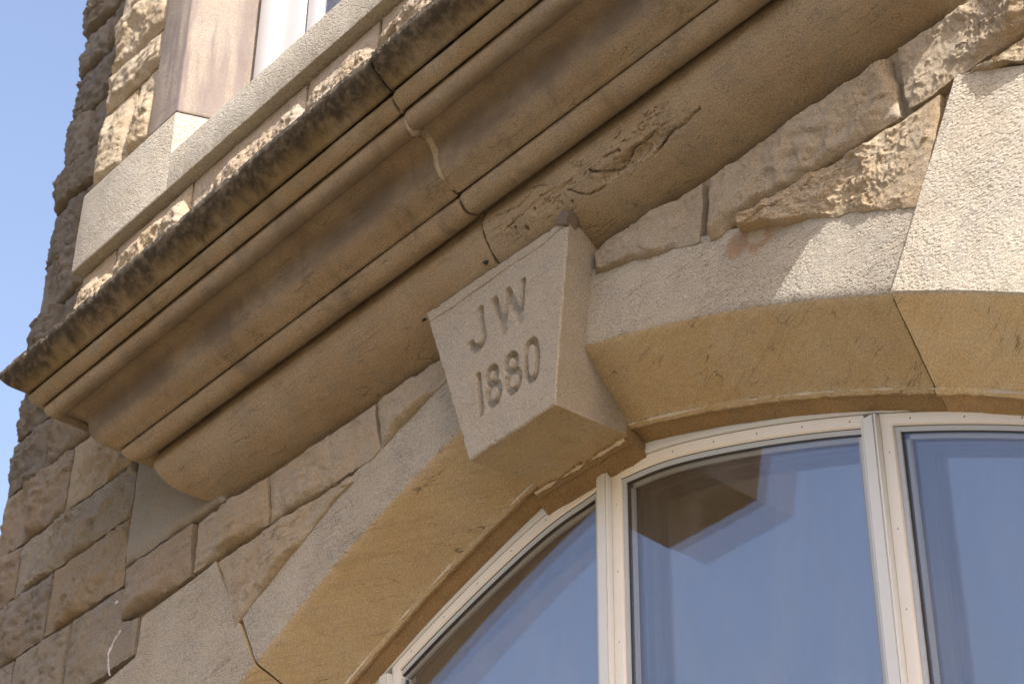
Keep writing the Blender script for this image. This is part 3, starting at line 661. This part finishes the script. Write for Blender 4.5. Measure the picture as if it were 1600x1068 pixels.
def prism(name, outline, z0, z1, mat, parent, tn=(1, 1, 1), jit=.002, bev=.006, label=None, nz=24):
    """vertical prism over a plan outline (x, y), arrises eased and a little worn"""
    P = np.array(outline, float); pts = []
    N = len(P)
    for i in range(N):
        a, b, c_ = P[i - 1], P[i], P[(i + 1) % N]
        u1 = (a - b) / np.linalg.norm(a - b); u2 = (c_ - b) / np.linalg.norm(c_ - b); pts += [b + u1 * bev, b + (u1 + u2) * bev * .28, b + u2 * bev]
    pts = np.array(pts); k = len(pts); V = []
    zz = np.r_[z0, z0 + bev, np.linspace(z0 + bev * 2, z1 - bev * 2, nz), z1 - bev, z1]; cen = pts.mean(0)
    for zi, z in enumerate(zz):
        ins = bev * (.9 if zi in (0, len(zz) - 1) else 0)
        for q in pts:
            d = (cen - q) / np.linalg.norm(cen - q); q2 = q + d * ins
            nv = perlin(np.array([[q[0] * 9, q[1] * 9, z * 9]]) + 5)[0]; V.append((q2[0] + jit * nv, q2[1] + jit * nv, z))
    F = grid_faces(len(zz), k, 0, True); F.append(tuple(range(k))); F.append(tuple(range((len(zz) - 1) * k, len(zz) * k)))
    return mesh(name, V, F, mat, parent, 35, tn, label)
SY = -.60
JP = lambda s: [(s * -2.078, SY + .004), (s * -1.825, SY + .004), (s * -1.70, -.285), (s * -1.70, -.22), (s * -2.078, -.22)]
# sill: long front strip, raised stools under the jambs
def hprism(name, sec, x0, x1, mat, parent, tn, nx, bev=.006, jit=.003, label=None):
    """horizontal prism: section (y, z) run along x"""
    P = np.array(sec, float); pts = []; N = len(P)
    for i in range(N):
        a, b, c_ = P[i - 1], P[i], P[(i + 1) % N]; u1 = (a - b) / np.linalg.norm(a - b); u2 = (c_ - b) / np.linalg.norm(c_ - b)
        pts += [b + u1 * bev, b + (u1 + u2) * bev * .28, b + u2 * bev]
    pts = np.array(pts); k = len(pts); V = []; cen = pts.mean(0)
    xx = np.r_[x0, x0 + bev, np.linspace(x0 + 2 * bev, x1 - 2 * bev, nx), x1 - bev, x1]
    for xi, x in enumerate(xx):
        ins = bev * (.9 if xi in (0, len(xx) - 1) else 0)
        Q = np.stack([np.full(k, x * 7), pts[:, 0] * 7, pts[:, 1] * 7], 1); nv = jit * (fbm(Q, 3) + .6 * fbm(Q * 5, 2))
        for j, q in enumerate(pts):
            d = (cen - q) / np.linalg.norm(cen - q); V.append((x, q[0] + d[0] * ins + nv[j], q[1] + d[1] * ins + nv[j]))
    F = grid_faces(len(xx), k, 0, True); F.append(tuple(range(k))); F.append(tuple(range((len(xx) - 1) * k, len(xx) * k)))
    return mesh(name, V, F, mat, parent, 35, tn, label)
hprism('window_sill', [(SY, 1.728), (SY, 1.948), (-.30, 2.03), (-.22, 2.03), (-.22, 1.728)], -1.832, 1.832, M_SILL, bay, (.96, .955, .95), 200, label='long plain grey sandstone window sill')
for s in (-1, 1):
    o1 = [(s * 2.662, SY - .0005), (s * 1.826, SY - .0005), (s * 1.70, -.285), (s * 1.70, -.22), (s * 2.662, -.22)]
    prism('sill_stool', o1, 1.728, 2.196, M_SILL, bay, (.97, .96, .95), nz=30)
    prism('window_jamb', JP(-s), 2.204, 5.0, M_JAMB, bay, (1.0, .965, .95), nz=90)
V, F = box_vf(-1.9, 1.9, -.58, -.2, 5.0, 9.0); mesh('lintel', V, F, M_SILL, bay, False)
V, F = box_vf(-2.6, 2.6, -.5, .02, 5.3, 5.6); mesh('bay_ceiling', V, F, M_ROOM, bay, False)
# upper window
uw = empty('upper_window', (0, -.25, 2.03), bld, 'white framed window of the upper bay')
def bx(name, x0, x1, y0, y1, z0, z1, mat, parent, bev=.004, label=None):
    bm = bmesh.new(); bmesh.ops.create_cube(bm, size=1)
    for v in bm.verts: v.co = (x0 + (v.co.x + .5) * (x1 - x0), y0 + (v.co.y + .5) * (y1 - y0), z0 + (v.co.z + .5) * (z1 - z0))
    if bev: bmesh.ops.bevel(bm, geom=bm.edges[:], offset=bev, segments=2, affect='EDGES', profile=.6)
    V = [v.co[:] for v in bm.verts]; F = [[v.index for v in f.verts] for f in bm.faces]; bm.free()
    return mesh(name, V, F, mat, parent, 30, None, label)
bx('frame', -1.72, -1.655, -.275, -.2, 2.0, 5.0, M_WOOD, uw, label='brown timber edge strip of the white window')
bx('frame', -1.655, -1.545, -.315, -.2, 2.02, 5.0, M_WHITE, uw); bx('sash_rail', -1.544, -1.36, -.262, -.2, 2.04, 5.0, M_WHITE, uw)
bx('sash_rail', -1.335, -1.25, -.246, -.2, 2.06, 5.0, M_WHITE, uw); bx('gasket', -1.36, -1.335, -.235, -.2, 2.06, 5.0, M_RUBBER, uw, 0)
bx('frame', -1.54, 1.7, -.30, -.2, 2.02, 2.10, M_WHITE, uw); bx('pane', -1.25, 1.6, -.226, -.222, 2.1, 5.0, M_GLASS, uw, 0)
bx('frame', 1.6, 1.7, -.3, -.2, 2.1, 5.0, M_WHITE, uw)

# ------------------------------------------------------------------ the arched window
win = empty('arched_window', (0, .38, -4.2), bld, 'arched window with cream mullions and reflecting glass')
def fo(x, off):
    """frame curve: the joinery is rounder at the crown than the stone"""
    return apt(x, off - .036 * math.exp(-(x / .22) ** 2))
ZB = -4.2
def arch_bar(name, xa, xb, secs, mat, parent, n=None):
    """bar bent to the arch: secs = section [(offset, y)...] closed"""
    n = n or max(8, int(abs(xb - xa) / .03)); V = []
    for x in np.linspace(xa, xb, n):
        for o_, y_ in secs:
            q = fo(x, o_); q[0] = x if mat is not None else q[0]; V.append((x, y_, q[1]))
    k = len(secs); F = grid_faces(n, k, 0, True); F.append(tuple(range(k))); F.append(tuple(range((n - 1) * k, n * k)))
    return mesh(name, V, F, mat, parent, 30)
XF = 2.42
arch_bar('frame', -XF, XF, [(-.15, .352), (-.262, .352), (-.266, .349), (-.281, .349), (-.284, .353), (-.284, .46), (-.15, .46)], M_POST, win, 160)
posts = [-1.26, .017, 1.255]; PW = .029; SWR = .02
for xp in posts:
    zt = float(fo(xp, -.312)[1])
    sec = [(-PW, .47), (-PW, .336), (-.0235, .334), (-.0228, .341), (-.0205, .341), (-.0198, .331), (.0198, .331), (.0205, .341), (.0228, .341), (.0235, .334), (PW, .336), (PW, .47)]
    Vm = [(xp + a_, b_, z_) for z_ in (ZB, zt + .004) for a_, b_ in sec]; k_ = len(sec)
    mesh('mullion', Vm, grid_faces(2, k_, 0, True) + [tuple(range(k_)), tuple(range(k_, 2 * k_))], M_POST, win, False)
bx('frame', -XF - .06, -XF + .05, .35, .46, ZB, float(fo(XF, -.2)[1]), M_POST, win); bx('frame', XF - .05, XF + .06, .35, .46, ZB, float(fo(XF, -.2)[1]), M_POST, win)
bx('frame', -XF, XF, .34, .46, ZB - .08, ZB, M_POST, win)
lights = [(-XF + .05, posts[0] - PW), (posts[0] + PW, posts[1] - PW), (posts[1] + PW, posts[2] - PW), (posts[2] + PW, XF - .05)]
SW = .046
def pane(xa, xb, off, y, name='pane', mat=None):
    xs = np.linspace(xa, xb, 26); V = []; n = len(xs)
    for yy in (y, y + .004):
        for x in xs: V += [(x, yy, ZB), (x, yy, float(fo(x, off)[1]))]
    F = []
    for i in range(n - 1):
        a_ = 2 * i; b_ = a_ + 2 * n; F += [(a_, a_ + 1, a_ + 3, a_ + 2), (b_, b_ + 2, b_ + 3, b_ + 1), (a_ + 1, b_ + 1, b_ + 3, a_ + 3)]
    F += [(0, 2 * n, 2 * n + 1, 1), (2 * n - 2, 2 * n - 1, 4 * n - 1, 4 * n - 2)]
    return mesh(name, V, F, mat or M_GLASS, win, False)
for xa, xb in lights:
    za, zb_ = float(fo(xa, -.29)[1]), float(fo(xb, -.29)[1])
    arch_bar('sash_rail', xa + .002, xb - .002, [(-.286, .358), (-.290, .354), (-.330, .356), (-.336, .362), (-.336, .44), (-.286, .44)], M_FRAME, win)
    bx('sash_stile', xa + .001, xa + SW, .356, .44, ZB, za - .012, M_FRAME, win); bx('sash_stile', xb - SWR, xb - .001, .356, .44, ZB, zb_ - .012, M_FRAME, win)
    arch_bar('gasket', xa + SW - .002, xb - SWR + .002, [(-.3335, .363), (-.3375, .363), (-.3375, .42), (-.3335, .42)], M_RUBBER, win)
    arch_bar('glazing_bead', xa + SW - .002, xb - SWR + .002, [(-.3375, .366), (-.356, .370), (-.356, .42), (-.3375, .42)], M_BEAD, win)
    arch_bar('gasket', xa + SW - .002, xb - SWR + .002, [(-.356, .372), (-.3595, .373), (-.3595, .42), (-.356, .42)], M_RUBBER, win)
    bx('glazing_bead', xa + SW + .002, xa + SW + .020, .368, .42, ZB, za - .06, M_BEAD, win, 0); bx('glazing_bead', xb - SWR - .020, xb - SWR - .002, .368, .42, ZB, zb_ - .06, M_BEAD, win, 0)
    bx('gasket', xa + SW + .020, xa + SW + .026, .374, .42, ZB, za - .07, M_RUBBER, win, 0); bx('gasket', xb - SWR - .026, xb - SWR - .020, .374, .42, ZB, zb_ - .07, M_RUBBER, win, 0)
    arch_bar('spacer_bar', xa + SW + .002, xb - SWR - .002, [(-.360, .386), (-.378, .386), (-.378, .398), (-.360, .398)], M_SPACER, win)
    bx('spacer_bar', xa + SW + .024, xa + SW + .040, .386, .398, ZB, za - .07, M_SPACER, win, 0); bx('spacer_bar', xb - SWR - .040, xb - SWR - .024, .386, .398, ZB, zb_ - .07, M_SPACER, win, 0)
    pane(xa + SW - .004, xb - SWR + .004, -.334, .376); pane(xa + SW - .004, xb - SWR + .004, -.334, .400); pane(xa + SW - .004, xb - SWR + .004, -.334, .474, 'pane', M_GLASS2)
    # screw heads along the sash
    Vs, Fs = [], []
    def head(x, y, z):
        b0 = len(Vs); Vs.append((x, y - .0015, z)); Vs.extend([(x + .0034 * math.cos(t), y + .001, z + .0034 * math.sin(t)) for t in np.linspace(0, 2 * math.pi, 9)[:-1]])
        Fs.extend([(b0, b0 + 1 + i, b0 + 1 + (i + 1) % 8) for i in range(8)])
    for x in np.arange(xa + .12, xb - .05, .2): q = fo(x, -.31); head(x, .354, q[1])
    z = za - .15
    while z > -2.6: head(xa + .026, .3555, z); z -= .27
    so = mesh('screw_heads', Vs, Fs, M_SLATE, win, False); so['kind'] = 'stuff'
